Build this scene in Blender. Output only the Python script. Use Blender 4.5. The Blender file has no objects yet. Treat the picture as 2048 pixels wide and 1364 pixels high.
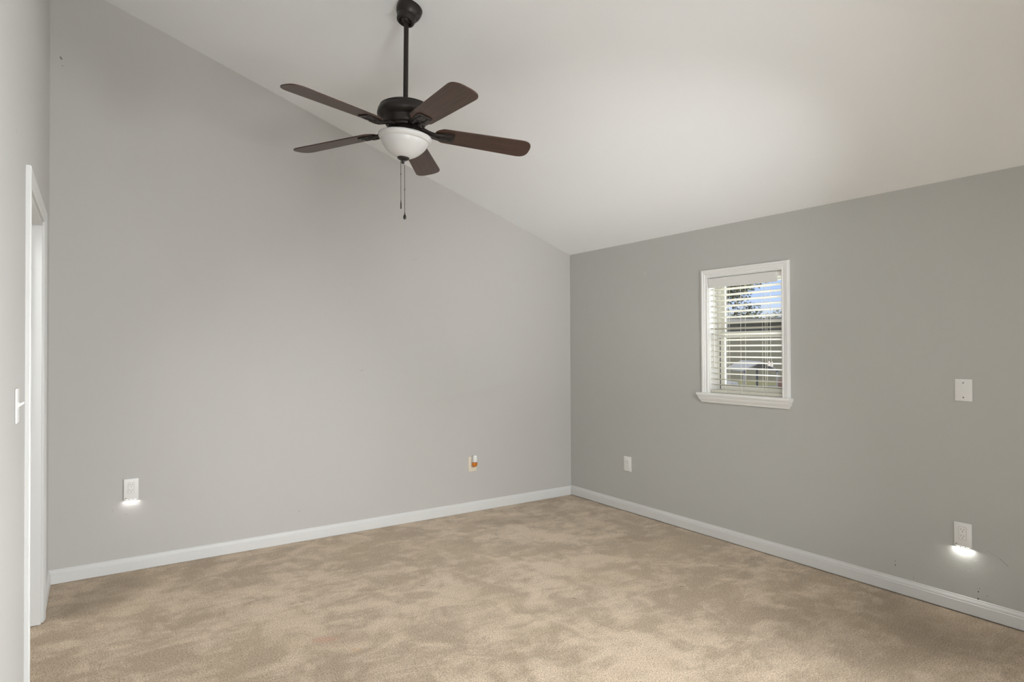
import bpy, bmesh, math, random
from mathutils import Vector, Matrix

random.seed(7)
sc = bpy.context.scene
COL = sc.collection
R = math.radians
PI = math.pi

# ------------------------------------------------------------------ camera
F = Vector((0.557928, 0.829816, 0.010995))
RT = Vector((0.829885, -0.557917, -0.004349))
UP = Vector((-0.002525, -0.011551, 0.99993))
cam_d = bpy.data.cameras.new('camera')
cam_d.sensor_fit = 'HORIZONTAL'
cam_d.sensor_width = 36.0
cam_d.lens = 1249.3 / 2048 * 36.0
cam_d.clip_start = 0.02
cam_d.clip_end = 400
cam = bpy.data.objects.new('camera', cam_d)
COL.objects.link(cam)
cam.matrix_world = Matrix(((RT.x, UP.x, -F.x, -3.76824), (RT.y, UP.y, -F.y, -4.61301),
                           (RT.z, UP.z, -F.z, 1.39019), (0, 0, 0, 1)))
sc.camera = cam

# ------------------------------------------------------------------ view, world, sun, daylight
sc.view_settings.view_transform = 'Standard'
sc.view_settings.look = 'None'
sc.view_settings.gamma = 1.0
sc.view_settings.use_curve_mapping = False
sc.view_settings.exposure = 0.39
sc.cycles.use_denoising = True
sc.cycles.max_bounces = 10
sc.cycles.diffuse_bounces = 7
sc.cycles.transparent_max_bounces = 12
sc.cycles.sample_clamp_indirect = 6.0

world = bpy.data.worlds.new('sky')
sc.world = world
world.use_nodes = True
wn = world.node_tree
wn.nodes.clear()
sky = wn.nodes.new('ShaderNodeTexSky')
sky.sky_type = 'NISHITA'
sky.sun_disc = False
sky.sun_elevation = R(48)
sky.sun_rotation = R(250)
sky.air_density = 1.0
sky.dust_density = 0.3
sky.ozone_density = 2.0
hsv = wn.nodes.new('ShaderNodeHueSaturation')
hsv.inputs['Saturation'].default_value = 1.15
bg = wn.nodes.new('ShaderNodeBackground')
bg.inputs['Strength'].default_value = 0.07
wo = wn.nodes.new('ShaderNodeOutputWorld')
wn.links.new(sky.outputs[0], hsv.inputs['Color'])
gain = wn.nodes.new('ShaderNodeMixRGB')
gain.blend_type = 'MULTIPLY'
gain.inputs[0].default_value = 1
gain.inputs[2].default_value = (1.15, 1.06, 1.5, 1)
wn.links.new(hsv.outputs[0], gain.inputs[1])
wn.links.new(gain.outputs[0], bg.inputs['Color'])
wn.links.new(bg.outputs[0], wo.inputs['Surface'])


def aim(o, loc, target):
    o.location = loc
    d = Vector(target) - Vector(loc)
    o.rotation_euler = d.to_track_quat('-Z', 'Y').to_euler()


def area(name, loc, target, sx, sy, power, col=(1, 1, 1), spread=180):
    d = bpy.data.lights.new(name, 'AREA')
    d.shape = 'RECTANGLE'
    d.size, d.size_y = sx, sy
    d.energy = power
    d.color = col
    d.spread = R(spread)
    o = bpy.data.objects.new(name, d)
    COL.objects.link(o)
    aim(o, loc, target)
    return o


sd = bpy.data.lights.new('sun', 'SUN')
sd.energy = 4.5
sd.angle = R(0.6)
sd.color = (1, .95, .86)
so = bpy.data.objects.new('sun', sd)
COL.objects.link(so)
so.rotation_euler = Vector((0.6, 0.08, -0.79)).to_track_quat('-Z', 'Y').to_euler()

# daylight of the open side of the house, outside the small window
area('daylight_small_window', (2.2, -4.2, 2.2), (0, -1.9, 1.5), 2.4, 2.2, 160, (.97, .985, 1))
# light thrown up by the sunny paving beyond the small window
area('daylight_paving', (4.6, -2.2, -1.0), (4.6, -2.2, 3), 5.0, 6.0, 1700, (.98, .985, 1))
# fill lights at an opening added in the right wall, behind the camera
area('fill_right', (-.005, -5.3, .9), (-3, -4.0, .7), 1.2, 1.0, 27, (.95, .98, 1), 110)
area('fill_right_slant', (-.005, -5.3, .9), (-3.98, -2.0, .4), 1.0, .8, 24, (.95, .98, 1), 70)
# fill light at an unseen opening added in the far wall
area('fill_front', (-3.0, -8.99, 1.4), (-3.0, 0, 1.4), 1.3, 1.3, 58, (.95, .98, 1))
# unseen fill lights added behind the camera for floor, right wall and ceiling
area('fill_spot', (-2.3, -5.4, 2.3), (-1.5, -1.0, .22), .3, .3, 11.5, (.96, .985, 1), 56)
area('right_wall_fill', (-3.6, -4.9, 1.7), (-.1, -1.7, 1.3), .3, .3, 3.6, (.96, .985, 1), 60)
area('ceiling_fill', (-1.8, -4.9, .9), (-.58, -.70, 2.47), .15, .15, 3.3, (.97, .985, 1), 42)
area('ceiling_fill_wide', (-1.9, -4.8, .9), (-1.0, -1.2, 2.62), .15, .15, 1.0, (.97, .985, 1), 60)
area('ceiling_fill_left', (-3.1, -5.2, 1.0), (-2.9, -.9, 3.2), .6, .6, 7.5, (.97, .985, 1), 85)
# unseen light added in the passage, spilling through the doorway
area('passage_fill', (-4.75, -1.1, 2.3), (-4.6, -1.1, 0), .8, .8, 16, (.96, .985, 1))

# ------------------------------------------------------------------ materials


def new_mat(name):
    m = bpy.data.materials.new(name)
    m.use_nodes = True
    nt = m.node_tree
    return m, nt, nt.nodes['Principled BSDF']


def mat(name, col, rough=.5, metal=0, bump=0, bscale=200, spec=.5, var=0, vscale=3):
    m, nt, b = new_mat(name)
    b.inputs['Base Color'].default_value = (*col, 1)
    b.inputs['Roughness'].default_value = rough
    b.inputs['Metallic'].default_value = metal
    b.inputs['Specular IOR Level'].default_value = spec
    tc = nt.nodes.new('ShaderNodeTexCoord')
    if var:
        n = nt.nodes.new('ShaderNodeTexNoise')
        n.inputs['Scale'].default_value = vscale
        n.inputs['Detail'].default_value = 4
        nt.links.new(tc.outputs['Object'], n.inputs['Vector'])
        mx = nt.nodes.new('ShaderNodeMixRGB')
        mx.inputs[1].default_value = (*[c * (1 - var) for c in col], 1)
        mx.inputs[2].default_value = (*[min(1, c * (1 + var)) for c in col], 1)
        nt.links.new(n.outputs['Fac'], mx.inputs[0])
        nt.links.new(mx.outputs[0], b.inputs['Base Color'])
    if bump:
        n = nt.nodes.new('ShaderNodeTexNoise')
        n.inputs['Scale'].default_value = bscale
        n.inputs['Detail'].default_value = 3
        nt.links.new(tc.outputs['Object'], n.inputs['Vector'])
        bp = nt.nodes.new('ShaderNodeBump')
        bp.inputs['Strength'].default_value = bump
        bp.inputs['Distance'].default_value = .002
        nt.links.new(n.outputs['Fac'], bp.inputs['Height'])
        nt.links.new(bp.outputs[0], b.inputs['Normal'])
    return m


def wall_mat(name, col, marks, dark=(.03, .025, .02)):
    """eggshell paint with a light roller texture and a few small scuffs (capsules in object space)"""
    m, nt, b = new_mat(name)
    b.inputs['Roughness'].default_value = .62
    b.inputs['Specular IOR Level'].default_value = .35
    tc = nt.nodes.new('ShaderNodeTexCoord')
    base = nt.nodes.new('ShaderNodeTexNoise')
    base.inputs['Scale'].default_value = 1.3
    base.inputs['Detail'].default_value = 5
    nt.links.new(tc.outputs['Object'], base.inputs['Vector'])
    mx = nt.nodes.new('ShaderNodeMixRGB')
    mx.inputs[1].default_value = (*[c * .985 for c in col], 1)
    mx.inputs[2].default_value = (*[c * 1.015 for c in col], 1)
    nt.links.new(base.outputs['Fac'], mx.inputs[0])
    cur = mx.outputs[0]
    for (A, B, rad, k, mc) in marks:
        A = Vector(A)
        B = Vector(B)
        ab = B - A
        L2 = max(ab.length_squared, 1e-9)

        def vm(op, x, y):
            n = nt.nodes.new('ShaderNodeVectorMath')
            n.operation = op
            for i, v in enumerate((x, y)):
                if v is None:
                    continue
                if isinstance(v, bpy.types.NodeSocket):
                    nt.links.new(v, n.inputs[i])
                else:
                    n.inputs[i].default_value = v
            return n
        pa = vm('SUBTRACT', tc.outputs['Object'], A)
        dt = vm('DOT_PRODUCT', pa.outputs[0], ab / L2)
        cl = nt.nodes.new('ShaderNodeClamp')
        nt.links.new(dt.outputs['Value'], cl.inputs['Value'])
        s = nt.nodes.new('ShaderNodeVectorMath')
        s.operation = 'SCALE'
        s.inputs[0].default_value = ab
        nt.links.new(cl.outputs[0], s.inputs['Scale'])
        df = vm('SUBTRACT', pa.outputs[0], s.outputs[0])
        ln = vm('LENGTH', df.outputs[0], None)
        mr = nt.nodes.new('ShaderNodeMapRange')
        mr.inputs['From Min'].default_value = rad
        mr.inputs['From Max'].default_value = rad * .4
        mr.inputs['To Min'].default_value = 0
        mr.inputs['To Max'].default_value = k
        nt.links.new(ln.outputs['Value'], mr.inputs['Value'])
        mm = nt.nodes.new('ShaderNodeMixRGB')
        mm.inputs[2].default_value = (*(mc or dark), 1)
        nt.links.new(mr.outputs[0], mm.inputs[0])
        nt.links.new(cur, mm.inputs[1])
        cur = mm.outputs[0]
    nt.links.new(cur, b.inputs['Base Color'])
    n = nt.nodes.new('ShaderNodeTexNoise')
    n.inputs['Scale'].default_value = 160
    n.inputs['Detail'].default_value = 3
    nt.links.new(tc.outputs['Object'], n.inputs['Vector'])
    bp = nt.nodes.new('ShaderNodeBump')
    bp.inputs['Strength'].default_value = .2
    bp.inputs['Distance'].default_value = .002
    nt.links.new(n.outputs['Fac'], bp.inputs['Height'])
    nt.links.new(bp.outputs[0], b.inputs['Normal'])
    return m


def carpet_mat():
    m, nt, b = new_mat('beige_cut_pile_carpet')
    b.inputs['Roughness'].default_value = .95
    b.inputs['Specular IOR Level'].default_value = .1
    b.inputs['Sheen Weight'].default_value = .15
    N = nt.nodes.new
    L = nt.links.new
    tc = N('ShaderNodeTexCoord')

    def noise(scale, detail, rough=.5, dist=0, vec=None, sx=1, sy=1, rot=0, off=(0, 0, 0)):
        mp = N('ShaderNodeMapping')
        mp.inputs['Scale'].default_value = (sx, sy, 1)
        mp.inputs['Rotation'].default_value = (0, 0, rot)
        mp.inputs['Location'].default_value = off
        L(tc.outputs['Object'], mp.inputs['Vector'])
        n = N('ShaderNodeTexNoise')
        n.inputs['Scale'].default_value = scale
        n.inputs['Detail'].default_value = detail
        n.inputs['Roughness'].default_value = rough
        n.inputs['Distortion'].default_value = dist
        L(mp.outputs[0], n.inputs['Vector'])
        return n.outputs['Fac']

    def ramp(x, a, bb):
        r = N('ShaderNodeMapRange')
        r.interpolation_type = 'SMOOTHSTEP'
        r.inputs['From Min'].default_value = a
        r.inputs['From Max'].default_value = bb
        L(x, r.inputs['Value'])
        return r.outputs[0]

    def mth(op, x, y):
        n = N('ShaderNodeMath')
        n.operation = op
        for i, v in enumerate((x, y)):
            if isinstance(v, (int, float)):
                n.inputs[i].default_value = v
            else:
                L(v, n.inputs[i])
        return n.outputs[0]

    def mix(f, c1, c2):
        n = N('ShaderNodeMixRGB')
        for i, v in enumerate((f, c1, c2)):
            if isinstance(v, (int, float)):
                n.inputs[i].default_value = v
            elif isinstance(v, tuple):
                n.inputs[i].default_value = (*v, 1)
            else:
                L(v, n.inputs[i])
        return n.outputs[0]
    # trodden patches where the pile lies the other way
    blot = noise(4.1, 6, .66, .7, sx=1.0, sy=.75, rot=R(30), off=(3.1, 1.7, 0))
    big = noise(.75, 3, .5, .3, off=(8.2, 4.4, 0))
    stro = noise(8.5, 5, .65, .5, sx=.6, sy=1.3, rot=R(25), off=(1.2, 7, 0))
    s1 = mth('ADD', mth('MULTIPLY', blot, .52), mth('MULTIPLY', stro, .36))
    s2 = mth('ADD', s1, mth('MULTIPLY', big, .25))
    pile = ramp(s2, .46, .645)
    col = mix(pile, CARPET_LIGHT, CARPET_DARK)
    # soiling tint
    tint = ramp(noise(1.7, 3, .5, .2, off=(5, 9, 0)), .45, .75)
    col = mix(mth('MULTIPLY', tint, .35), col, CARPET_TINT)

    # a faint pink stain and a smaller orange one, mid foreground
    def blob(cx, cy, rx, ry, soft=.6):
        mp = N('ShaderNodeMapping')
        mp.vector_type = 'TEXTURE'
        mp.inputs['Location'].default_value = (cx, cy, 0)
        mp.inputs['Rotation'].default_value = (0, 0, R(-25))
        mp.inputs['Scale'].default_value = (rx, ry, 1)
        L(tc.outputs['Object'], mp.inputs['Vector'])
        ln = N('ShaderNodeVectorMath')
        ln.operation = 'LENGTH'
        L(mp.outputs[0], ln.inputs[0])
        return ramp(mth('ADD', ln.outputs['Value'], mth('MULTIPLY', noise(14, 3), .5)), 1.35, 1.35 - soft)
    for (cx, cy, rx, ry, k, c) in STAINS_AND_SHADE:
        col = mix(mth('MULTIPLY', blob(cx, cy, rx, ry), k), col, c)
    for (cx, cy) in LINT:
        mp = N('ShaderNodeMapping')
        mp.vector_type = 'TEXTURE'
        mp.inputs['Location'].default_value = (cx, cy, 0)
        mp.inputs['Rotation'].default_value = (0, 0, R(-35))
        mp.inputs['Scale'].default_value = (.016, .006, 1)
        L(tc.outputs['Object'], mp.inputs['Vector'])
        ln = N('ShaderNodeVectorMath')
        ln.operation = 'LENGTH'
        L(mp.outputs[0], ln.inputs[0])
        col = mix(mth('MULTIPLY', ramp(ln.outputs['Value'], 1.1, .4), .7), col, (.06, .045, .03))
    # individual tufts
    tuft = noise(210, 2, .6)
    tuft2 = noise(120, 3, .6)
    g = mth('ADD', mth('MULTIPLY', tuft, .65), mth('MULTIPLY', tuft2, .35))
    gr = N('ShaderNodeMapRange')
    gr.inputs['From Min'].default_value = .36
    gr.inputs['From Max'].default_value = .62
    gr.inputs['To Min'].default_value = .42
    gr.inputs['To Max'].default_value = 1.36
    L(g, gr.inputs['Value'])
    mul = N('ShaderNodeVectorMath')
    mul.operation = 'SCALE'
    L(col, mul.inputs[0])
    L(gr.outputs[0], mul.inputs['Scale'])
    L(mul.outputs[0], b.inputs['Base Color'])
    bp = N('ShaderNodeBump')
    bp.inputs['Strength'].default_value = .55
    bp.inputs['Distance'].default_value = .006
    L(mth('ADD', g, mth('MULTIPLY', s2, 1.2)), bp.inputs['Height'])
    L(bp.outputs[0], b.inputs['Normal'])
    return m


def wood_mat(name, c1, c2):
    m, nt, b = new_mat(name)
    tc = nt.nodes.new('ShaderNodeTexCoord')
    mp = nt.nodes.new('ShaderNodeMapping')
    mp.inputs['Scale'].default_value = (2.2, 55, 20)
    nt.links.new(tc.outputs['Object'], mp.inputs['Vector'])
    n = nt.nodes.new('ShaderNodeTexNoise')
    n.inputs['Scale'].default_value = 2.2
    n.inputs['Detail'].default_value = 6
    n.inputs['Distortion'].default_value = .6
    nt.links.new(mp.outputs[0], n.inputs['Vector'])
    r = nt.nodes.new('ShaderNodeValToRGB')
    r.color_ramp.elements[0].position = .3
    r.color_ramp.elements[0].color = (*c1, 1)
    r.color_ramp.elements[1].position = .7
    r.color_ramp.elements[1].color = (*c2, 1)
    nt.links.new(n.outputs['Fac'], r.inputs[0])
    nt.links.new(r.outputs[0], b.inputs['Base Color'])
    b.inputs['Roughness'].default_value = .42
    b.inputs['Coat Weight'].default_value = .08
    b.inputs['Coat Roughness'].default_value = .3
    return m


def glass_mat():
    m = bpy.data.materials.new('window_glass')
    m.use_nodes = True
    nt = m.node_tree
    nt.nodes.clear()
    t = nt.nodes.new('ShaderNodeBsdfTransparent')
    t.inputs[0].default_value = (.95, .97, .96, 1)
    g = nt.nodes.new('ShaderNodeBsdfGlossy')
    g.inputs['Roughness'].default_value = .02
    fr = nt.nodes.new('ShaderNodeFresnel')
    fr.inputs[0].default_value = 1.35
    mx = nt.nodes.new('ShaderNodeMixShader')
    o = nt.nodes.new('ShaderNodeOutputMaterial')
    nt.links.new(fr.outputs[0], mx.inputs[0])
    nt.links.new(t.outputs[0], mx.inputs[1])
    nt.links.new(g.outputs[0], mx.inputs[2])
    nt.links.new(mx.outputs[0], o.inputs[0])
    return m


def emit_mat(name, col, s):
    m, nt, b = new_mat(name)
    b.inputs['Base Color'].default_value = (*col, 1)
    b.inputs['Emission Color'].default_value = (*col, 1)
    b.inputs['Emission Strength'].default_value = s
    return m


def slat_material():
    """cream vinyl slats, a little daylight passes through"""
    m = bpy.data.materials.new('cream_slat')
    m.use_nodes = True
    nt = m.node_tree
    b = nt.nodes['Principled BSDF']
    b.inputs['Base Color'].default_value = (.60, .58, .50, 1)
    b.inputs['Roughness'].default_value = .45
    return m


CARPET_LIGHT = (.595, .475, .35)
CARPET_DARK = (.395, .305, .212)
CARPET_TINT = (.51, .40, .265)
STAINS_AND_SHADE = [(-2.78, -1.66, .16, .10, .32, (.36, .25, .19)), (-2.84, -1.62, .07, .035, .45, (.52, .29, .20)),
          (-2.754, -1.805, .032, .026, .45, (.52, .34, .20)),
          (-.62, -3.05, .62, .48, .40, (.26, .195, .13)), (-.12, -3.2, .45, .6, .45, (.22, .165, .11)),  # dark pile at lower right, with corner vignette painted in
          (-3.72, -.42, .20, .36, .40, (.26, .195, .13)),
          (-.95, -.42, .42, .16, .50, (.33, .25, .165)), (-.52, -1.33, .20, .10, .45, (.33, .25, .16)),
          (-2.23, -1.39, .13, .07, .55, (.31, .235, .155)), (-1.97, -2.12, .16, .08, .4, (.35, .27, .17))]
LINT = [(-2.16, -1.265), (-1.548, -1.916), (-.182, -2.085), (-.454, -2.045), (-.923, -2.135), (-2.806, -1.109), (-2.163, -.293)]

M = dict(
    wall_back=wall_mat('grey_paint_back', (.46, .447, .426), [  # same grey as the right wall, difference in lighting put into the colour
        ((-3.93, 0, 3.15), (-3.925, 0, 3.14), .006, .7, None), ((-3.92, 0, 3.10), (-3.92, 0, 3.10), .004, .6, None),
        ((-1.63, 0, 2.10), (-1.59, 0, 2.115), .0016, .35, None), ((-2.06, 0, 1.22), (-2.05, 0, 1.222), .003, .5, None),
        ((-3.66, 0, .39), (-3.66, 0, .39), .0035, .4, None), ((-3.6, 0, .355), (-3.575, 0, .357), .0025, .2, None),
        ((-2.53, 0, .22), (-2.52, 0, .22), .003, .4, None)]),
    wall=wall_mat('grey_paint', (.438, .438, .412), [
        ((0, -3.277, .133), (0, -3.277, .131), .0042, .9, None), ((0, -3.2755, .096), (0, -3.2755, .090), .0045, .9, None),
        ((0, -3.316, .123), (0, -3.316, .122), .003, .75, None), ((0, -3.283, .15), (0, -3.283, .149), .003, .6, None),
        ((0, -3.318, .352), (0, -3.37, .326), .0012, .3, None), ((0, -3.37, .326), (0, -3.404, .297), .0016, .55, None),
        ((0, -2.879, .177), (0, -2.879, .177), .0035, .7, None), ((0, -2.879, .155), (0, -2.879, .153), .004, .85, None), ((0, -2.972, .10), (0, -2.972, .12), .002, .3, None), ((0, -.83, .42), (0, -.83, .421), .003, .4, None),
        ((0, -.97, 1.99), (0, -.97, 2.0), .016, .10, (.9, .88, .84))]),
    wall_left=wall_mat('grey_paint_left_lit', (.50, .492, .474), [  # paler copy of the wall grey, window light put into the colour
        ((-3.981, -1.949, 2.13), (-3.981, -1.949, 2.125), .006, .5, None), ((-3.981, -.121, 2.62), (-3.981, -.121, 2.61), .006, .4, None)]),
    ceiling=mat('white_ceiling_paint', (.838, .85, .857), .8, bump=.1, bscale=120, spec=.2),
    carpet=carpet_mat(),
    trim=mat('white_trim_paint', (.60, .60, .585), .38, bump=.03, bscale=60, var=.012, vscale=6),
    wtrim=mat('white_gloss_window_trim', (.78, .78, .76), .32, bump=.03, bscale=60, var=.012, vscale=6),
    vinyl=mat('white_window_vinyl', (.76, .75, .69), .4),
    slat=slat_material(),
    valance=mat('white_valance', (.70, .695, .67), .45),
    cord=mat('cream_cord', (.86, .84, .76), .7),
    tassel=mat('white_plastic_tassel', (.9, .9, .88), .35),
    glass=glass_mat(),
    plastic=mat('white_plate_plastic', (.72, .715, .695), .35),
    almond=mat('almond_plate_plastic', (.66, .60, .48), .4),
    slot=mat('dark_slot', (.03, .03, .03), .6),
    slotgrey=mat('grey_slot', (.16, .155, .14), .6),
    screw=mat('dark_screw_head', (.13, .12, .11), .45, metal=.6),
    bronze=mat('dark_bronze_metal', (.017, .0125, .0105), .40, metal=.3, var=.15, vscale=8),
    wood=wood_mat('walnut_blade', (.028, .013, .008), (.075, .034, .021)),
    bowl=mat('white_alabaster_glass', (.57, .565, .55), .32, var=.05, vscale=9),
    amber=mat('amber_scented_oil', (.55, .16, .01), .12),
    led=emit_mat('white_led', (1, .98, .93), 3),
    hall=mat('hall_paint', (.6, .58, .54), .6),
    grass=mat('dry_lawn', (.17, .16, .075), .95, var=.25, vscale=.6),
    asphalt=mat('asphalt', (.16, .155, .15), .9, var=.15, vscale=1.5),
    siding=mat('olive_siding', (.19, .178, .13), .8, var=.1, vscale=.6),
    roofedge=mat('white_gutter', (.40, .385, .35), .6),
    roofing=mat('grey_shingle', (.12, .11, .1), .9, var=.2, vscale=2),
    bark=mat('tree_bark', (.09, .065, .045), .9, bump=.5, bscale=20),
    leaf=mat('oak_leaf', (.20, .195, .09), .7, var=.5, vscale=1.7),
    leafd=mat('dark_leaf', (.14, .145, .07), .75, var=.45, vscale=1.2),
    carpaint=mat('white_car_paint', (.36, .36, .355), .3),
    redpaint=mat('rust_red_paint', (.16, .085, .07), .45),
    carglass=mat('dark_car_glass', (.02, .025, .03), .08),
    tyre=mat('black_tyre', (.02, .02, .02), .8),
    canopy=mat('pale_metal_roof', (.30, .295, .28), .4),
)

# ------------------------------------------------------------------ mesh helpers


def box(bm, a, b):
    x0, x1 = sorted((a[0], b[0]))
    y0, y1 = sorted((a[1], b[1]))
    z0, z1 = sorted((a[2], b[2]))
    v = [bm.verts.new(p) for p in ((x0, y0, z0), (x1, y0, z0), (x1, y1, z0), (x0, y1, z0),
                                   (x0, y0, z1), (x1, y0, z1), (x1, y1, z1), (x0, y1, z1))]
    fs = [bm.faces.new([v[i] for i in f]) for f in
          ((3, 2, 1, 0), (4, 5, 6, 7), (0, 1, 5, 4), (1, 2, 6, 5), (2, 3, 7, 6), (3, 0, 4, 7))]
    return v, fs


def bevel(bm, w, seg=2, edges=None):
    bmesh.ops.bevel(bm, geom=edges or bm.edges[:], offset=w, segments=seg, profile=.5, affect='EDGES')


def prism(bm, pts, d):
    """closed polygon pts (3D, planar) pushed by vector d"""
    d = Vector(d)
    a = [bm.verts.new(p) for p in pts]
    b = [bm.verts.new(Vector(p) + d) for p in pts]
    n = len(pts)
    bm.faces.new(a[::-1])
    bm.faces.new(b)
    for i in range(n):
        bm.faces.new((a[i], a[(i + 1) % n], b[(i + 1) % n], b[i]))
    bmesh.ops.recalc_face_normals(bm, faces=bm.faces[:])
    return a, b


def lathe(bm, prof, n=48, mtx=None, cap=True):
    """prof: list of (r, z); revolved about Z"""
    mtx = mtx or Matrix()
    rings = []
    for r, z in prof:
        if r < 1e-6:
            rings.append([bm.verts.new(mtx @ Vector((0, 0, z)))])
        else:
            rings.append([bm.verts.new(mtx @ Vector((r * math.cos(2 * PI * i / n), r * math.sin(2 * PI * i / n), z)))
                          for i in range(n)])
    for A, B in zip(rings, rings[1:]):
        for i in range(n):
            j = (i + 1) % n
            if len(A) == 1 and len(B) == 1:
                continue
            if len(A) == 1:
                bm.faces.new((A[0], B[i], B[j]))
            elif len(B) == 1:
                bm.faces.new((A[i], A[j], B[0]))
            else:
                bm.faces.new((A[i], A[j], B[j], B[i]))
    if cap:
        for ring in (rings[0], rings[-1]):
            if len(ring) > 2:
                bm.faces.new(ring)
    bmesh.ops.recalc_face_normals(bm, faces=bm.faces[:])


def tube(bm, pts, r, n=8):
    pts = [Vector(p) for p in pts]
    rings = []
    for i, p in enumerate(pts):
        d = (pts[min(i + 1, len(pts) - 1)] - pts[max(i - 1, 0)]).normalized()
        u = d.orthogonal().normalized() if i == 0 else (u - d * u.dot(d)).normalized()
        w = d.cross(u)
        rr = r[i] if isinstance(r, (list, tuple)) else r
        rings.append([bm.verts.new(p + (u * math.cos(2 * PI * k / n) + w * math.sin(2 * PI * k / n)) * rr)
                      for k in range(n)])
    for A, B in zip(rings, rings[1:]):
        for k in range(n):
            bm.faces.new((A[k], A[(k + 1) % n], B[(k + 1) % n], B[k]))
    bm.faces.new(rings[0][::-1])
    bm.faces.new(rings[-1])


def sweep(bm, path, prof, closed=False):
    """path: list of (point, out-dir1, ) via mitred frames: each item = (point, U, V) ; prof = [(u, v)] closed loop"""
    rings = [[bm.verts.new(Vector(p) + Vector(U) * u + Vector(V) * v) for (u, v) in prof] for (p, U, V) in path]
    n = len(prof)
    for A, B in zip(rings, rings[1:]):
        for k in range(n):
            bm.faces.new((A[k], A[(k + 1) % n], B[(k + 1) % n], B[k]))
    bm.faces.new(rings[0][::-1])
    bm.faces.new(rings[-1])
    bmesh.ops.recalc_face_normals(bm, faces=bm.faces[:])


def bsphere(bm, c, r, sub=2, s=(1, 1, 1)):
    res = bmesh.ops.create_icosphere(bm, subdivisions=sub, radius=r)
    for v in res['verts']:
        v.co = Vector((v.co.x * s[0], v.co.y * s[1], v.co.z * s[2])) + Vector(c)


def wpos(o):
    p = Vector((0, 0, 0))
    while o is not None:
        p += o.location
        o = o.parent
    return p


def obj(name, bm, m, parent=None, smooth=False, local=False, label=None, angle=35):
    """bm is in world coordinates unless local=True"""
    me = bpy.data.meshes.new(name)
    if parent is not None and not local:
        bmesh.ops.translate(bm, verts=bm.verts[:], vec=-wpos(parent))
    bm.to_mesh(me)
    bm.free()
    me.materials.append(m)
    if smooth:
        me.shade_smooth()
        me.set_sharp_from_angle(angle=R(angle))
    o = bpy.data.objects.new(name, me)
    COL.objects.link(o)
    if parent is not None:
        o.parent = parent
    if label:
        o['label'] = label
    return o


def struct(name, bm, m, parent=None, **k):
    o = obj(name, bm, m, parent, **k)
    if parent is None:
        o['kind'] = 'structure'
    return o


def thing(name, label, cat, loc, group=None):
    o = bpy.data.objects.new(name, None)
    o.empty_display_size = .1
    COL.objects.link(o)
    o.location = loc
    o['label'] = label
    o['category'] = cat
    if group:
        o['group'] = group
    return o


def tag(o, label, cat, group=None):
    o['label'] = label
    o['category'] = cat
    if group:
        o['group'] = group
    return o


NB = bmesh.new

# ------------------------------------------------------------------ room
W, HR, S, YF = 3.981, 2.27, .349, -9.0
TH = .14


def cz(x):
    return HR - S * x


# floor: continues through the doorway
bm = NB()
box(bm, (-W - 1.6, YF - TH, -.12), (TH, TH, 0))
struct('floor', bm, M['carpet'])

bm = NB()
x0, x1 = -W - TH, TH
prism(bm, [(x0, YF - TH, cz(x0)), (x1, YF - TH, cz(x1)), (x1, YF - TH, cz(x1) + .2), (x0, YF - TH, cz(x0) + .2)],
      (0, -YF + 2 * TH, 0))
struct('ceiling', bm, M['ceiling'])

bm = NB()
prism(bm, [(-W, 0, 0), (0, 0, 0), (0, 0, cz(0)), (-W, 0, cz(-W))], (0, TH, 0))
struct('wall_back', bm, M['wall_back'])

# right wall with the small window
WY0, WY1, WZ0, WZ1 = -2.1975, -1.6045, 1.04, 1.90
LY0, LY1 = -5.92, -4.68          # opening added for the fill lights, behind the camera
bm = NB()
for (ya, yb, za, zb) in ((WY1, TH, 0, HR), (WY0, WY1, 0, WZ0), (WY0, WY1, WZ1, HR), (LY1, WY0, 0, HR),
                         (LY0, LY1, 0, .38), (LY0, LY1, 1.42, HR), (YF - TH, LY0, 0, HR)):
    box(bm, (0, ya, za), (TH, yb, zb))
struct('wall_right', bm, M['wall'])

# left wall with the doorway
OY0, OY1, OZ1 = -1.522, -.632, 2.04
bm = NB()
zt = cz(-W)
for (ya, yb, za, zb) in ((OY1, TH, 0, zt), (OY0, OY1, OZ1, zt), (YF - TH, OY0, 0, zt)):
    box(bm, (-W - TH, ya, za), (-W, yb, zb))
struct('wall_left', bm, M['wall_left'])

# front wall behind the camera, with an opening added for fill light
FX0, FX1, FZ0, FZ1 = -3.66, -2.34, .74, 2.06
bm = NB()
yq = YF - TH
prism(bm, [(-W, yq, 0), (FX0, yq, 0), (FX0, yq, cz(FX0)), (-W, yq, cz(-W))], (0, TH, 0))
prism(bm, [(FX1, yq, 0), (0, yq, 0), (0, yq, cz(0)), (FX1, yq, cz(FX1))], (0, TH, 0))
prism(bm, [(FX0, yq, FZ1), (FX1, yq, FZ1), (FX1, yq, cz(FX1)), (FX0, yq, cz(FX0))], (0, TH, 0))
prism(bm, [(FX0, yq, 0), (FX1, yq, 0), (FX1, yq, FZ0), (FX0, yq, FZ0)], (0, TH, 0))
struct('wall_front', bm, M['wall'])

# passage behind the doorway
bm = NB()
box(bm, (-W - 1.6, -2.4, 0), (-W - 1.5, .3, 2.4))
box(bm, (-W - 1.6, .2, 0), (-W - TH, .3, 2.4))
box(bm, (-W - 1.6, -2.5, 0), (-W - TH, -2.4, 2.4))
struct('wall_passage', bm, M['hall'])
bm = NB()
box(bm, (-W - 1.6, -2.5, 2.4), (-W - TH, .3, 2.5))
struct('ceiling_passage', bm, M['ceiling'])

# baseboards: profile height .082 with a moulded top
BP = [(0, 0), (.0135, 0), (.0135, .054), (.0105, .0575), (.0108, .061), (.0105, .064), (.0075, .071), (.0045, .076), (.004, .081), (0, .083)]


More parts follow.
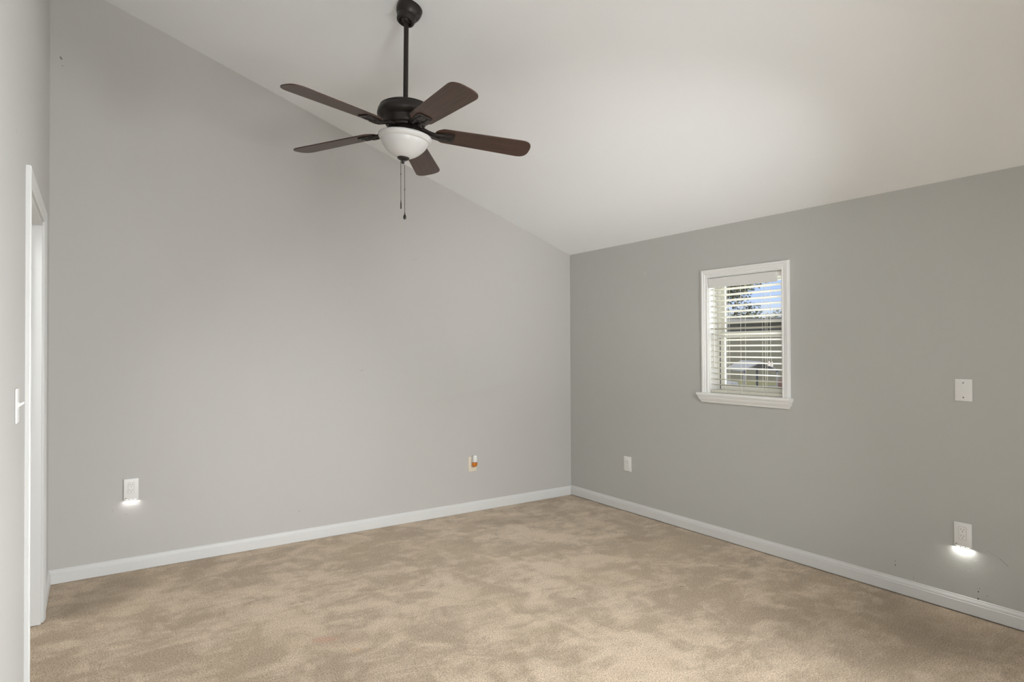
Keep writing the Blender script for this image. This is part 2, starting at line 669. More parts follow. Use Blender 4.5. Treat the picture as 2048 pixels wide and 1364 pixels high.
def baseboard(name, a, b, out, z0=0.0, ma=0, mb=0):
    """a->b along the wall foot (z ignored), out = direction into the room; ma/mb = mitre at ends"""
    a = Vector((a[0], a[1], z0))
    b = Vector((b[0], b[1], z0))
    d = (b - a).normalized()
    out = Vector(out)
    bm = NB()
    sweep(bm, [(a, out + d * ma, Vector((0, 0, 1))), (b, out - d * mb, Vector((0, 0, 1)))], BP)
    struct(name, bm, M['trim'], smooth=True, angle=25)


baseboard('baseboard_back', (-W, 0), (0, 0), (0, -1, 0), .002, 1, 1)
baseboard('baseboard_right', (0, 0), (0, YF), (-1, 0, 0), .007, 1, 1)
baseboard('baseboard_left', (-W, 0), (-W, -.569), (1, 0, 0), .004, 1, 0)
baseboard('baseboard_left', (-W, -1.585), (-W, YF), (1, 0, 0), .004, 0, 1)
baseboard('baseboard_front', (-W, YF), (0, YF), (0, 1, 0), .002, 1, 1)

# ------------------------------------------------------------------ doorway on the left wall
CP = [(0, 0), (0, .009), (.006, .012), (.012, .011), (.02, .013), (.040, .017), (.050, .0185), (.055, .017), (.057, .013), (.057, 0)]


def casing(name, ya, yb, ztop, xw, outx, prof, parent, zb=0, m=None):
    """three-sided mitred casing around an opening in a wall at x = xw; prof (u away from opening, v into the room)"""
    V = Vector((outx, 0, 0))
    out = []
    # ya < yb
    parts = [
        ((Vector((xw, ya, zb)), Vector((0, -1, 0))), (Vector((xw, ya, ztop)), Vector((0, -1, 1)))),
        ((Vector((xw, ya, ztop)), Vector((0, -1, 1))), (Vector((xw, yb, ztop)), Vector((0, 1, 1)))),
        ((Vector((xw, yb, ztop)), Vector((0, 1, 1))), (Vector((xw, yb, zb)), Vector((0, 1, 0)))),
    ]
    for (p0, u0), (p1, u1) in parts:
        bm = NB()
        sweep(bm, [(p0, u0, V), (p1, u1, V)], prof)
        out.append(struct(name, bm, m or M['trim'], parent, smooth=True, angle=25))
    return out


door = bpy.data.objects.new('door_1', None)
COL.objects.link(door)
door.location = (-W, (OY0 + OY1) / 2, 0)
door['kind'] = 'structure'
casing('casing', OY0 - .006, OY1 + .006, OZ1 + .006, -W, 1, CP, door, .003)
bm = NB()
JT = .018
box(bm, (-W - TH - .002, OY1 - JT, 0.003), (-W + .001, OY1 + .001, OZ1))
box(bm, (-W - TH - .002, OY0 - .001, 0.003), (-W + .001, OY0 + JT, OZ1))
box(bm, (-W - TH - .002, OY0 - .001, OZ1 - JT), (-W + .001, OY1 + .001, OZ1 + .001))
obj('jamb', bm, M['trim'], door)
bm = NB()
for ya, yb in ((OY1 - JT - .011, OY1 - JT), (OY0 + JT, OY0 + JT + .011)):
    box(bm, (-W - .075, ya, .003), (-W - .04, yb, OZ1 - JT))
box(bm, (-W - .075, OY0 + JT, OZ1 - JT - .011), (-W - .04, OY1 - JT, OZ1 - JT))
obj('door_stop', bm, M['trim'], door)

# ------------------------------------------------------------------ small window
win = bpy.data.objects.new('window_1', None)
COL.objects.link(win)
win.location = (0, -1.9, 1.045)
win['kind'] = 'structure'
WP = [(0, 0), (0, .010), (.004, .0125), (.012, .0125), (.015, .0105), (.024, .0115), (.028, .015), (.040, .0155),
      (.044, .0185), (.056, .0195), (.061, .018), (.063, .014), (.063, 0)]
casing('casing', WY0, WY1, WZ1, 0, -1, [(u * .885, v) for u, v in WP], win, 1.054, M['wtrim'])
# jamb liner inside the opening
bm = NB()
box(bm, (-.0005, WY1 - .006, 1.05), (TH, WY1 + .001, WZ1))
box(bm, (-.0005, WY0 - .001, 1.05), (TH, WY0 + .006, WZ1))
box(bm, (-.0005, WY0, WZ1 - .004), (TH, WY1, WZ1 + .001))
obj('jamb', bm, M['wtrim'], win)
# stool (inner sill) and its moulded apron
bm = NB()
box(bm, (-.045, -2.272, 1.036), (.0, -1.518, 1.056))
bevel(bm, .004, 2)
box(bm, (-.001, WY0 + .001, 1.036), (TH, WY1 - .001, 1.056))
obj('window_sill', bm, M['wtrim'], win)
bm = NB()
rows = [(1.037, .036, 0), (1.030, .036, 0), (1.026, .033, .003), (1.016, .031, .005), (1.006, .026, .010), (.998, .020, .016),
        (.992, .017, .019), (.985, .016, .020)]
rings = []
for z, d, e in rows:
    rings.append([bm.verts.new(p) for p in ((0, -2.266 + e, z), (-d, -2.266 + e, z), (-d, -1.524 - e, z), (0, -1.524 - e, z))])
for A, B in zip(rings, rings[1:]):
    for k in range(4):
        bm.faces.new((A[k], A[(k + 1) % 4], B[(k + 1) % 4], B[k]))
bm.faces.new(rings[0])
bm.faces.new(rings[-1])
bmesh.ops.recalc_face_normals(bm, faces=bm.faces[:])
obj('apron', bm, M['wtrim'], win)


def rect_frame(bm, x0, x1, ya, yb, za, zb, w, wb=None, wt=None):
    wb = wb or w
    wt = wt or w
    box(bm, (x0, ya, za), (x1, ya + w, zb))
    box(bm, (x0, yb - w, za), (x1, yb, zb))
    box(bm, (x0, ya + w, za), (x1, yb - w, za + wb))
    box(bm, (x0, ya + w, zb - wt), (x1, yb - w, zb))


bm = NB()
rect_frame(bm, .088, .139, WY0 + .006, WY1 - .006, 1.056, WZ1 - .004, .018)
obj('window_frame', bm, M['vinyl'], win)
iy0, iy1 = WY0 + .024, WY1 - .024
bm = NB()
rect_frame(bm, .118, .134, iy0 + .001, iy1 - .001, 1.46, WZ1 - .022, .03, .04)
us = obj('upper_sash', bm, M['vinyl'], win)
bm = NB()
box(bm, (.125, iy0 + .03, 1.50), (.129, iy1 - .03, WZ1 - .05))
obj('pane', bm, M['glass'], us)
bm = NB()
rect_frame(bm, .094, .114, iy0 + .008, iy1 - .008, 1.076, 1.502, .034, .04, .044)
ls = obj('lower_sash', bm, M['vinyl'], win)
bm = NB()
box(bm, (.102, iy0 + .04, 1.114), (.106, iy1 - .04, 1.46))
obj('pane', bm, M['glass'], ls)
bm = NB()
box(bm, (.0945, iy0 - .0002, 1.08), (.117, iy0 + .002, 1.455))
box(bm, (.0945, iy1 - .002, 1.08), (.117, iy1 + .0002, 1.455))
obj('sash_gap_shade', bm, M['slot'], win)  # dark strips standing in for the shaded gap beside the lower sash

# ------------------------------------------------------------------ blind
bl = thing('window_blind', 'cream two-inch slatted blind, slats open, inside the small white-framed window', 'blind',
           (.035, -1.9, 1.07))
SY0, SY1 = WY0 + .010, WY1 - .010
bm = NB()
nsl, zt0, pitch, tilt, rad = 18, 1.808, .0408, R(11), .09
for i in range(nsl):
    zc = zt0 - i * pitch
    top = []
    bot = []
    K = 6
    for k in range(K + 1):
        u = -.025 + .05 * k / K
        crown = .0022 * (1 - (u / .025) ** 2)
        x = .036 + u * math.cos(tilt)
        z = zc - u * math.sin(tilt) + crown
        top.append((x, z + .0013))
        bot.append((x, z - .0013))
    loop = top + bot[::-1]
    prism(bm, [(x, SY0, z) for x, z in loop], (0, SY1 - SY0, 0))
obj('slats', bm, M['slat'], bl)
bm = NB()
box(bm, (.008, SY0, 1.860), (.062, SY1, 1.892))
bevel(bm, .002, 1)
obj('headrail', bm, M['vinyl'], bl)
bm = NB()
box(bm, (-.012, -2.163, 1.822), (-.004, WY1 - .008, 1.891))
bevel(bm, .0018, 2)
box(bm, (-.0135, -2.1632, 1.8222), (-.003, WY1 - .0078, 1.8262))
box(bm, (-.004, -2.163, 1.822), (.004, -2.158, 1.891))
obj('valance', bm, M['valance'], bl)
bm = NB()
box(bm, (.010, SY0, 1.0575), (.062, SY1, 1.079))
bevel(bm, .003, 2)
obj('bottom_rail', bm, M['slat'], bl)
for y in (-1.739, -1.872, -2.043):
    bm = NB()
    for x, dy in ((.0095, 0), (.0625, .002)):
        tube(bm, [(x, y, 1.845), (x, y, 1.115), (x, y - .003, 1.10), (x - .001, y - .008, 1.085), (x, y - .009, 1.062)], .0011, 6)
    if y != -1.872:
        tube(bm, [(.036, y - .004, 1.845), (.036, y - .004, 1.07)], .0011, 6)
    bsphere(bm, (.0085, y - .009, 1.066), .0032, 1)
    obj('ladder_cord', bm, M['cord'], bl)
bm = NB()
tube(bm, [(.002, -1.652, 1.835), (.0, -1.652, 1.80), (-.001, -1.653, 1.252)], [.0022, .0034, .0036], 8)
bsphere(bm, (-.001, -1.653, 1.252), .0042, 1)
obj('tilt_wand', bm, M['cord'], bl, smooth=True)
bm = NB()
tube(bm, [(.003, -2.108, 1.84), (.002, -2.108, 1.33)], .0014, 6)
tube(bm, [(.002, -2.108, 1.33), (.001, -2.101, 1.318), (.001, -2.098, 1.288)], .0011, 6)
tube(bm, [(.002, -2.108, 1.33), (.001, -2.115, 1.318), (.001, -2.117, 1.285)], .0011, 6)
lc = obj('lift_cord', bm, M['cord'], bl)
for (y, z) in ((-2.097, 1.262), (-2.118, 1.259)):
    bm = NB()
    lathe(bm, [(.003, .032), (.0045, .031), (.006, .024), (.0085, .004), (.0085, 0), (.006, -.002)], 14,
          Matrix.Translation((.001, y, z)))
    obj('tassel', bm, M['tassel'], lc, smooth=True)

# ------------------------------------------------------------------ wall plates


class Plate:
    """local frame on a wall: u to the viewer's right, v up, n into the room"""

    def __init__(s, c, u, n):
        s.c, s.u, s.n, s.v = Vector(c), Vector(u), Vector(n), Vector((0, 0, 1))

    def p(s, u, v, n):
        return s.c + s.u * u + s.v * v + s.n * n

    def box(s, bm, u0, u1, v0, v1, n0, n1):
        return box(bm, s.p(u0, v0, n0), s.p(u1, v1, n1))

    def bbox(s, u0, u1, v0, v1, n0, n1, b):
        bm = NB()
        s.box(bm, u0, u1, v0, v1, n0, n1)
        if b:
            bevel(bm, b, 3)
        return bm

    def disc(s, bm, u, v, n0, n1, r, k=16):
        m = Matrix((s.u.to_4d(), s.v.to_4d(), s.n.to_4d(), (0, 0, 0, 1))).transposed()
        m = Matrix.Translation(s.p(u, v, 0)) @ Matrix(((s.u.x, s.v.x, s.n.x, 0), (s.u.y, s.v.y, s.n.y, 0),
                                                       (s.u.z, s.v.z, s.n.z, 0), (0, 0, 0, 1)))
        lathe(bm, [(r, n0), (r, n1 - .0004), (r - .0004, n1)], k, m)


def outlet(c, u, n, label, w, h, decor, pm, night=False, thick=.006):
    P = Plate(c, u, n)
    t = thing('power_outlet', label, 'outlet', P.p(0, 0, 0), 'power outlets low on the walls')
    obj('wall_plate', P.bbox(-w / 2, w / 2, -h / 2, h / 2, 0, thick, .0028), pm, t, smooth=True)
    v0 = .008 if night else 0
    if decor:
        rec = obj('receptacle', P.bbox(-.0165, .0165, v0 - .033, v0 + .033, thick - .002, thick + .0016, .001), pm, t)
        bm = NB()
        rim = .0006
        for (a, b, cc, d) in ((-.0173, .0173, v0 + .033, v0 + .0336), (-.0173, .0173, v0 - .0336, v0 - .033),
                              (-.0173, -.0167, v0 - .033, v0 + .033), (.0167, .0173, v0 - .033, v0 + .033)):
            P.box(bm, a, b, cc, d, thick - .001, thick + .0002)
        obj('receptacle_gap', bm, M['slotgrey'], t)
        cs = (v0 + .0165, v0 - .0165)
        top = thick + .0016
    else:
        bm = NB()
        for cv in (.0195, -.0195):
            P.disc(bm, 0, cv, thick - .002, thick + .0022, .0165, 24)
        rec = obj('receptacle', bm, pm, t, smooth=True)
        cs = (.0195, -.0195)
        top = thick + .0022
        bm = NB()
        P.disc(bm, 0, 0, thick - .001, thick + .0012, .0032)
        obj('plate_screw', bm, M['slotgrey'], t)
    for cv in cs:
        bm = NB()
        P.box(bm, -.0078, -.0058, cv - .001, cv + .0075, top - .001, top + .0002)
        P.box(bm, .0056, .0078, cv - .0005, cv + .007, top - .001, top + .0002)
        P.disc(bm, 0, cv - .008, top - .001, top + .0002, .0026, 10)
        obj('socket_slots', bm, M['slotgrey'] if night else M['slot'], rec)
    if night:
        bm = NB()
        P.box(bm, -w / 2 + .006, -w / 2 + .017, -h / 2 + .009, -h / 2 + .0115, thick - .001, thick + .0003)
        obj('light_sensor', bm, M['slot'], t)
        bm = NB()
        for uu in (-.022, 0, .022):
            P.box(bm, uu - .008, uu + .008, -h / 2 - .0006, -h / 2 + .0008, thick * .3, thick * .8)
        obj('night_light', bm, M['led'], t)
        # the guide light itself: LEDs in the lower edge, throwing light down the wall
        d = bpy.data.lights.new('guide_light', 'AREA')
        d.shape = 'RECTANGLE'
        d.size, d.size_y = w * .98, .005
        d.energy = night
        d.color = (1, .985, .95)
        lo = bpy.data.objects.new('guide_light', d)
        COL.objects.link(lo)
        pos = P.p(0, -h / 2 - .002, thick * .95)
        tgt = pos + Vector((0, 0, -1)) + P.n * .55
        zz = (pos - tgt).normalized()
        xx = P.u
        yy = zz.cross(xx)
        lo.matrix_world = Matrix(((xx.x, yy.x, zz.x, pos.x), (xx.y, yy.y, zz.y, pos.y), (xx.z, yy.z, zz.z, pos.z), (0, 0, 0, 1)))
    return t


XR, NBK = (1, 0, 0), (0, -1, 0)      # back wall
YR, NRT = (0, -1, 0), (-1, 0, 0)     # right wall
outlet((-3.562, 0, .513), XR, NBK, 'white outlet plate lit from below on the wall near the doorway', .081, .131, True,
       M['plastic'], night=.10, thick=.010)
outlet((0, -3.213, .408), YR, NRT, 'white outlet plate lit from below on the window wall, under the blank plate', .080, .124,
       True, M['plastic'], night=.30, thick=.009)
outlet((-1.080, 0, .404), XR, NBK, 'almond outlet plate holding the orange plug-in air freshener', .080, .124, False,
       M['almond'])
outlet((0, -.758, .405), YR, NRT, 'unlit white duplex outlet plate on the window wall near the corner', .088, .124, False,
       M['plastic'])

# blank plate
P = Plate((0, -3.223, 1.160), YR, NRT)
t = thing('blank_wall_plate', 'blank white cover plate with two screws on the wall right of the window', 'wall plate', P.p(0, 0, 0))
obj('wall_plate', P.bbox(-.039, .039, -.0575, .0575, 0, .006, .0028), M['plastic'], t, smooth=True)
for v in (.038, -.038):
    bm = NB()
    P.disc(bm, 0, v, .004, .0066, .0034)
    obj('plate_screw', bm, M['screw'], t)

# light switch by the doorway
P = Plate((-W, -1.935, 1.203), (0, 1, 0), (1, 0, 0))
t = thing('light_switch', 'white toggle light switch on the left wall beside the doorway', 'light switch', P.p(0, 0, 0))
obj('wall_plate', P.bbox(-.0365, .0365, -.0585, .0585, 0, .007, .003), M['plastic'], t, smooth=True)
bm = NB()
P.box(bm, -.0055, .0055, -.0125, .0125, .004, .009)
bevel(bm, .001, 1)
prism(bm, [P.p(-.0045, -.006, .008), P.p(-.0045, .006, .008), P.p(-.0045, .0125, .0225), P.p(-.0045, .0065, .0235)], P.u * .009)
obj('toggle', bm, M['plastic'], t)
for v in (.0295, -.0295):
    bm = NB()
    P.disc(bm, 0, v, .005, .0078, .003)
    obj('plate_screw', bm, M['plastic'], t)

# plug-in air freshener in the almond outlet
P = Plate((-1.077, 0, .424), XR, NBK)
t = thing('air_freshener', 'small plug-in air freshener with white top and orange oil bottle', 'air freshener', P.p(0, 0, .01))
bm = P.bbox(-.017, .017, -.002, .052, .013, .050, .007)
obj('warmer_body', bm, M['plastic'], t, smooth=True)
bm = P.bbox(-.012, .012, .0505, .0555, .018, .045, .002)
obj('vent_cap', bm, M['tassel'], t, smooth=True)
bm = NB()
P.box(bm, -.012, .012, -.010, .012, .0085, .015)
obj('plug', bm, M['plastic'], t)
bm = NB()
lathe(bm, [(.0, -.040), (.010, -.039), (.018, -.033), (.0225, -.022), (.023, -.010), (.021, -.004), (.012, -.002), (0, -.002)], 24,
      Matrix.Translation(P.p(.001, 0, .034)))
obj('oil_bottle', bm, M['amber'], t, smooth=True)

# ------------------------------------------------------------------ ceiling fan
cn = Vector((S, 0, 1)).normalized()                      # ceiling normal (up)
CC = Vector((-2.432, -1.710, cz(-2.432)))
fan = thing('ceiling_fan', 'dark bronze ceiling fan with five walnut blades and a white glass bowl light', 'ceiling fan', CC)


def frame(n, xdir, loc):
    z = Vector(n).normalized()
    x = Vector(xdir)
    x = (x - z * x.dot(z)).normalized()
    y = z.cross(x)
    return Matrix(((x.x, y.x, z.x, loc[0]), (x.y, y.y, z.y, loc[1]), (x.z, y.z, z.z, loc[2]), (0, 0, 0, 1)))


bm = NB()
MC = frame(cn, (1, 0, 0), CC)
lathe(bm, [(.0655, .004), (.0655, -.010), (.0645, -.022), (.061, -.036), (.055, -.048), (.0495, -.053), (.049, -.058), (.047, -.072),
           (.044, -.082), (.038, -.085), (.034, -.083), (.030, -.072), (.0, -.060)], 48, MC, cap=False)
obj('canopy', bm, M['bronze'], fan, smooth=True)
HUB = Vector((-2.4574, -1.6876, 2.50))
MHUB = HUB + Vector((.0050, -.0034, 0))
HN = Vector((.036, .015, 1)).normalized()
rt = CC - cn * .062
bm = NB()
tube(bm, [rt, MHUB + HN * .10], .0123, 20)
bsphere(bm, rt, .028, 3)
rod = obj('downrod', bm, M['bronze'], fan, smooth=True)
# motor housing
MH = frame(HN, (1, 0, 0), MHUB)
bm = NB()
lathe(bm, [(0, .128), (.030, .128), (.034, .124), (.10, .121), (.122, .117), (.1295, .113), (.1315, .108), (.1305, .104),
           (.1345, .1005), (.1375, .096), (.1395, .086), (.1415, .077), (.1415, .071), (.139, .064), (.131, .057), (.120, .051), (.1135, .047),
           (.112, .042), (.108, .039), (.1065, .034), (.101, .030), (.0985, .021), (.094, .016), (.088, .012), (.086, .004),
           (.0, .002)], 64, MH, cap=False)
obj('motor_housing', bm, M['bronze'], fan, smooth=True, angle=40)
bm = NB()
lathe(bm, [(0, .004), (.068, .003), (.070, 0), (.070, -.026), (.074, -.030), (.092, -.034), (.096, -.040), (.0, -.042)], 48, MH, cap=False)
obj('switch_housing', bm, M['bronze'], fan, smooth=True, angle=40)

# blades: (angle, droop, pitch, tip radius)
A0 = -2.8465
BLADES = [(.0064, -.0206, -.1838, .664), (-.0071, -.0563, -.1953, .664), (-.0097, -.0309, -.1975, .664),
          (.0095, -.0476, -.2201, .664), (.0096, -.0453, -.2035, .664)]


def blade_outline(n=8):
    r0, r1 = .160, .666

    def w(r):
        return .0665 + .033 * (r - .4)
    pts = []
    # root: tapered shoulders with rounding
    pts += [(r0, -.022), (r0 + .006, -.034), (r0 + .018, -.046), (r0 + .036, -w(r0 + .04) + .002), (r0 + .05, -w(r0 + .05))]
    a_, nexp = .062, 2.7
    c0 = r1 - a_
    wt = w(c0)
    for k in range(4 * n + 1):
        t = -PI / 2 + PI * k / (4 * n)
        cx, sy = math.cos(t), math.sin(t)
        pts.append((c0 + a_ * max(cx, 0) ** (2 / nexp), wt * math.copysign(abs(sy) ** (2 / nexp), sy)))
    pts += [(r0 + .05, w(r0 + .05)), (r0 + .036, w(r0 + .04) - .002), (r0 + .018, .046), (r0 + .006, .034), (r0, .022)]
    return pts


bm = NB()
a_, b_ = prism(bm, [(x, y, -.003) for x, y in blade_outline()], (0, 0, .006))
ed = [e for e in bm.edges if abs(e.verts[0].co.z - e.verts[1].co.z) < 1e-6]
bevel(bm, .0012, 2, ed)
blade_me = bpy.data.meshes.new('blade')
bm.to_mesh(blade_me)
bm.free()
blade_me.materials.append(M['wood'])

# blade bracket: pad under the blade root with a raised rim, arm running in to the motor
bm = NB()
pad = [(.160, -.013), (.172, -.027), (.195, -.036), (.235, -.039), (.255, -.037), (.260, -.030), (.260, .030), (.255, .037), (.235, .039),
       (.195, .036), (.172, .027), (.160, .013)]
prism(bm, [(x, y, -.0095) for x, y in pad], (0, 0, .0062))
bevel(bm, .002, 2, [e for e in bm.edges if abs(e.verts[0].co.z - e.verts[1].co.z) < 1e-6])
inner = [(.185 + (x - .168) * .62, y * .55) for x, y in pad]
for (s, e) in ((0, 5), (6, 11)):
    tube(bm, [(x, y, -.0095) for x, y in inner[s:e + 1]], .0045, 8)
path = [(.075, 0, .012), (.10, 0, .010), (.125, 0, .0), (.148, 0, -.008), (.170, 0, -.0105), (.20, 0, -.0105)]
for off in (-1, 1):
    tube(bm, [(x, off * (.010 + .012 * max(0, i - 2) / 3), z) for i, (x, y, z) in enumerate(path)], [.010, .010, .0095, .009, .008, .006], 10)
prism(bm, [(.07, -.018, .006), (.098, -.018, .006), (.098, .018, .006), (.07, .018, .006)], (0, 0, .010))
for (x, y) in ((.232, 0), (.195, .016), (.195, -.016)):
    bsphere(bm, (x, y, -.010), .0042, 1, (1, 1, .6))
iron_me = bpy.data.meshes.new('blade_bracket')
bm.to_mesh(iron_me)
bm.free()
iron_me.materials.append(M['bronze'])
iron_me.shade_smooth()
iron_me.set_sharp_from_angle(angle=R(40))
for k, (da, dr, th, rr) in enumerate(BLADES):
    a = A0 - R(72) * k + da
    n = HN
    rad = Vector((math.cos(a), math.sin(a), 0))
    rad = (rad - n * rad.dot(n)).normalized()
    tan = n.cross(rad)
    rad2 = rad * math.cos(dr) + n * math.sin(dr)
    n2 = n * math.cos(dr) - rad * math.sin(dr)
    y = tan * math.cos(th) + n2 * math.sin(th)
    z = rad2.cross(y)
    loc = HUB - CC
    b = bpy.data.objects.new('blade', blade_me)
    COL.objects.link(b)
    b.parent = fan
    b.matrix_local = Matrix(((rad2.x, y.x, z.x, loc.x), (rad2.y, y.y, z.y, loc.y), (rad2.z, y.z, z.z, loc.z), (0, 0, 0, 1)))
    ib = bpy.data.objects.new('blade_bracket', iron_me)
    COL.objects.link(ib)
    ib.parent = b

# light kit
LN = Vector((.075, -.045, 1)).normalized()
LC = Vector((-2.4522, -1.6915, 2.462))
ML = frame(LN, (1, 0, 0), LC)
bm = NB()
lathe(bm, [(.100, .006), (.128, .006), (.134, .003), (.1358, -.002), (.1350, -.006), (.1315, -.0125), (.1265, -.0195), (.1245, -.0215),
           (.1205, -.0215), (.1185, -.0225), (.1175, -.026), (.1150, -.035), (.1080, -.048), (.0965, -.063), (.081, -.078), (.063, -.091),
           (.044, -.101), (.026, -.106), (.0, -.108)], 64, ML, cap=False)
obj('glass_bowl', bm, M['bowl'], fan, smooth=True, angle=50)
bm = NB()
lathe(bm, [(0, -.100), (.029, -.101), (.031, -.106), (.029, -.112), (.020, -.117), (.0095, -.120), (.008, -.124), (.0085, -.130),
           (.0065, -.136), (0, -.137)], 32, ML, cap=False)
obj('finial', bm, M['bronze'], fan, smooth=True, angle=45)


def chain(name, top, zb, fob):
    bm = NB()
    z = top[2]
    while z > zb:
        bsphere(bm, (top[0], top[1], z), .0018, 1)
        z -= .0042
    tube(bm, [top, (top[0], top[1], zb)], .0010, 6)
    for f in (.35, .97) if fob == 'bar' else (.50, .98):
        lathe(bm, [(.0, .004), (.0022, .003), (.0026, 0), (.0022, -.003), (0, -.004)], 10,
              Matrix.Translation((top[0], top[1], top[2] + (zb - top[2]) * f)))
    c = obj(name, bm, M['bronze'], fan)
    bm = NB()
    T = Matrix.Translation((top[0], top[1], zb))
    if fob == 'bar':
        lathe(bm, [(0, .002), (.003, .001), (.0033, -.004), (.0033, -.028), (.002, -.031), (0, -.031)], 14, T)
    else:
        lathe(bm, [(0, .002), (.002, .001), (.005, -.005), (.0078, -.014), (.0078, -.019), (.005, -.026), (0, -.028)], 18, T)
    obj('chain_fob', bm, M['bronze'], c, smooth=True)


chain('pull_chain', (-2.4672, -1.6722, 2.355), 2.130, 'bar')
chain('pull_chain', (-2.4515, -1.6834, 2.322), 2.072, 'drop')

# ------------------------------------------------------------------ outdoors, seen through the small window
bm = NB()
box(bm, (-12, -30, -1.3), (90, 80, -1.05))
g = struct('ground', bm, M['grass'])
bm = NB()
box(bm, (0.4, -14, -1.06), (3.4, 6, -1.04))
struct('ground_paving', bm, mat('concrete_paving', (.45, .43, .40), .9, var=.1, vscale=1))
bm = NB()
prism(bm, [(20, 30, -1.052), (44, 6, -1.052), (36, -2, -1.052), (12, 22, -1.052)], (0, 0, .02))
struct('ground_drive', bm, M['asphalt'])


def tree(name, label, cat, base, trunk_h, crown, n, leafm, lsz, seed, group=None, branches=5):
    """crown: list of (offset, radii) blobs relative to base"""
    rnd = random.Random(seed)
    t = thing(name, label, cat, base, group)
    B = Vector(base)
    bm = NB()
    tube(bm, [B, B + Vector((.05, .02, trunk_h * .5)), B + Vector((0, .1, trunk_h))], [.28, .22, .16], 10)
    for (c, r) in crown[:branches]:
        tube(bm, [B + Vector((0, .08, trunk_h * .8)), B + Vector(c) * .6 + Vector((0, 0, trunk_h * .2)), B + Vector(c)], [.13, .08, .03], 7)
    obj('trunk', bm, M['bark'], t, smooth=True)
    bm = NB()
    tot = sum(r[0] * r[1] * r[2] for c, r in crown)
    for c, r in crown:
        for _ in range(int(n * r[0] * r[1] * r[2] / tot)):
            d = Vector((rnd.gauss(0, 1), rnd.gauss(0, 1), rnd.gauss(0, 1))).normalized() * (rnd.random() ** .4)
            p = B + Vector(c) + Vector((d.x * r[0], d.y * r[1], d.z * r[2]))
            u = Vector((rnd.gauss(0, 1), rnd.gauss(0, 1), rnd.gauss(0, .6))).normalized()
            v = u.orthogonal().normalized()
            s = lsz * (.6 + rnd.random() * .8)
            q = [p - u * s, p + v * s * .5, p + u * s, p - v * s * .5]
            bm.faces.new([bm.verts.new(x) for x in q])
    obj('foliage', bm, leafm, t)
    return t


tree('oak_tree', 'large spreading leafy tree outside the window, its branches reaching over the roofs', 'tree',
     (13.6, 10.6, -1.05), 2.6,
     [((0, 0, 4.6), (1.5, 1.5, 1.6)), ((.9, -.7, 5.0), (.8, .8, .7)), ((1.5, -1.2, 4.55), (.6, .6, .45)), ((.3, -.2, 4.3), (.9, .9, .6)), ((1.2, -1.0, 4.7), (1.1, 1.1, .95)), ((2.0, -1.6, 5.2), (.8, .8, .75)), ((-.4, .4, 5.8), (1.4, 1.4, 1.1)),
      ((1.0, -.7, 5.8), (1.2, 1.1, .9)), ((1.95, -1.45, 3.75), (.55, .55, .28)), ((.0, .2, 3.6), (1.1, .9, .7)), ((-1.2, 1.2, 4.2), (1.2, 1.2, 1.8)),
      ((1.0, -.6, 4.0), (.7, .6, .35))],
     34000, M['leaf'], .062, 3)
k = 0
for (x, y, h, r, lab) in ((42.4, 30.6, 5.9, 1.15, 'green treetop over the left end of the low building, beneath the oak'),
                          (51.2, 35.5, 6.3, 1.2, 'far bushy treetop, second from the left above the building roof'),
                          (44.5, 29.2, 5.7, 1.15, 'middle treetop of the five above the building roof'),
                          (53.5, 33.9, 5.9, 1.2, 'far low treetop, second from the right above the building roof'),
                          (46.5, 27.8, 5.95, 1.15, 'treetop behind the right end of the low building, at the window edge')):
    tree('background_tree', lab, 'tree', (x, y, -1.05), h * .5,
         [((0, 0, h * .62), (r, r, h * .38)), ((-r * .1, .1, h * .5), (r * .9, r * .9, h * .3))], 2500, M['leafd'], .13, 20 + k,
         'trees behind the low building', 1)
    k += 1

# low neighbouring building: long wall, white roof edge
bdir = Vector((3.65, -2.45, 0)).normalized()
bo = Vector((33.0, 24.6, -1.05))
bn = Vector((bdir.y, -bdir.x, 0))  # towards the house
bn = bn if bn.dot(Vector((-1, -.7, 0))) > 0 else -bn
bld = thing('low_building', 'long low olive-grey building with white roof edge, seen through the blind', 'building', tuple(bo))


def obox(bm, o, a0, a1, n0, n1, z0, z1):
    pts = [o + bdir * a + bn * n + Vector((0, 0, z0)) for a, n in ((a0, n0), (a1, n0), (a1, n1), (a0, n1))]
    prism(bm, pts, (0, 0, z1 - z0))


bm = NB()
obox(bm, bo, -4, 9, -5, 0, 0, 4.2)
obj('wall', bm, M['siding'], bld)
bm = NB()
obox(bm, bo, -4.3, 9.3, -5.3, .35, 4.2, 4.42)
obj('roof_edge', bm, M['roofedge'], bld)
bm = NB()
obox(bm, bo, -4.1, 9.1, -5.1, .2, 4.42, 4.5)
obj('roof', bm, M['roofing'], bld)
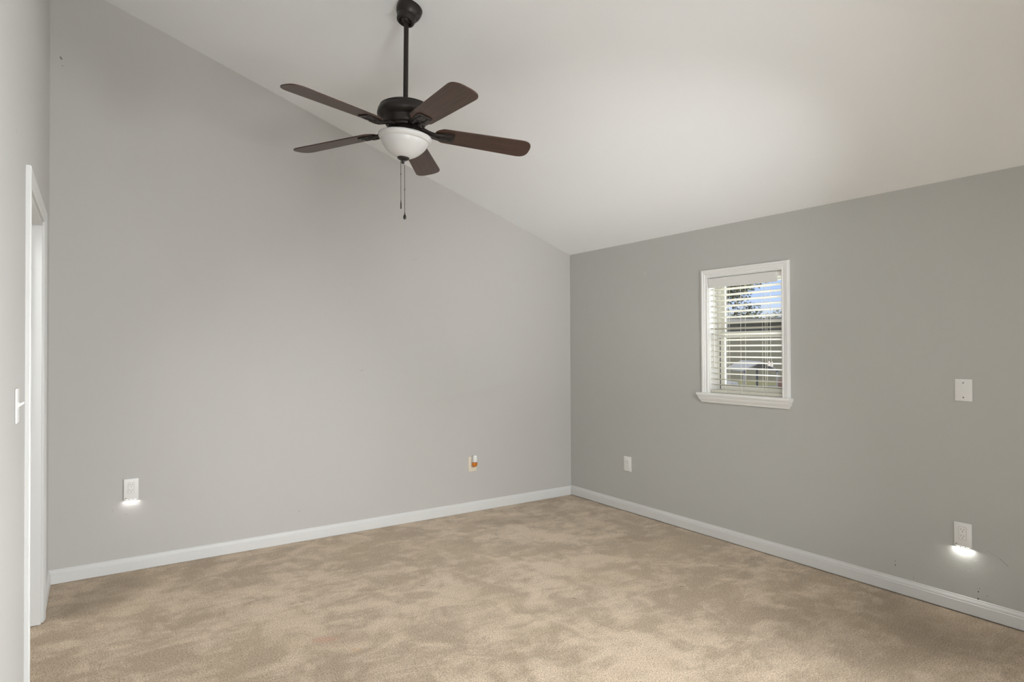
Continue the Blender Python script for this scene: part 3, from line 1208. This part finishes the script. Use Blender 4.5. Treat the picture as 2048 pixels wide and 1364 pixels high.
# carport with pale pitched roof
co = Vector((25.3, 16.9, -1.05))
cp = thing('carport', 'pale pitched carport roof standing in front of the low building', 'carport', tuple(co))
bm = NB()
for s, (a, b, zz0, zz1) in enumerate(((0, .95, .95, 1.42), (.95, 1.9, 1.42, .95))):
    pts = [co + bdir * a + bn * 1.3 + Vector((0, 0, zz0 + .2)), co + bdir * b + bn * 1.3 + Vector((0, 0, zz1 + .2)),
           co + bdir * b - bn * 1.6 + Vector((0, 0, zz1 + .2)), co + bdir * a - bn * 1.6 + Vector((0, 0, zz0 + .2))]
    prism(bm, pts, (0, 0, .06))
obj('roof', bm, M['canopy'], cp)
for a in (.08, 1.82):
    for n in (1.2, -1.5):
        bm = NB()
        obox(bm, co, a - .04, a + .04, n - .04, n + .04, 0, 1.17)
        obj('post', bm, M['canopy'], cp)


def car(label, o, d, m, L=4.3):
    """simple hatchback; d = heading"""
    d = Vector(d).normalized()
    s = Vector((-d.y, d.x, 0))
    o = Vector(o)
    t = thing('car', label, 'car', tuple(o), 'parked cars')
    k = L / 4.3

    def P3(x, y, z):
        return o + d * x * k + s * y * k + Vector((0, 0, z * k))
    prof = [(-2.1, .35), (2.1, .35), (2.15, .6), (2.0, .82), (1.1, .95), (.45, 1.42), (-.9, 1.47), (-1.7, 1.05), (-2.1, .98)]
    bm = NB()
    prism(bm, [P3(x, -.85, z) for x, z in prof], s * 1.7 * k)
    bevel(bm, .07 * k, 3)
    obj('body', bm, m, t, smooth=True)
    for side in (-.852, .852):
        for pr in (((.95, .98), (.40, 1.34), (-.30, 1.37), (-.30, .98)), ((-.38, .98), (-.38, 1.37), (-.85, 1.37), (-1.45, 1.05))):
            bm = NB()
            prism(bm, [P3(x, side, z) for x, z in pr], s * (.006 if side > 0 else -.006))
            obj('side_window', bm, M['carglass'], t)
    for x in (-1.3, 1.35):
        for side in (-.80, .80):
            bm = NB()
            mt = Matrix.Translation(P3(x, side, .32)) @ s.to_track_quat('Z', 'Y').to_matrix().to_4x4()
            lathe(bm, [(.0, -.1 * k), (.30 * k, -.1 * k), (.33 * k, -.07 * k), (.33 * k, .07 * k), (.30 * k, .1 * k), (0, .1 * k)], 20, mt)
            obj('wheel', bm, M['tyre'], t, smooth=True)
    return t


car('white car parked outside, seen through the lower left slats', (22.2, 16.55, -1.032), bdir, M['carpaint'], 3.4)
car('rust-red car at the right edge of the window view', (26.2, 12.9, -1.032), bdir, M['redpaint'], 3.2)
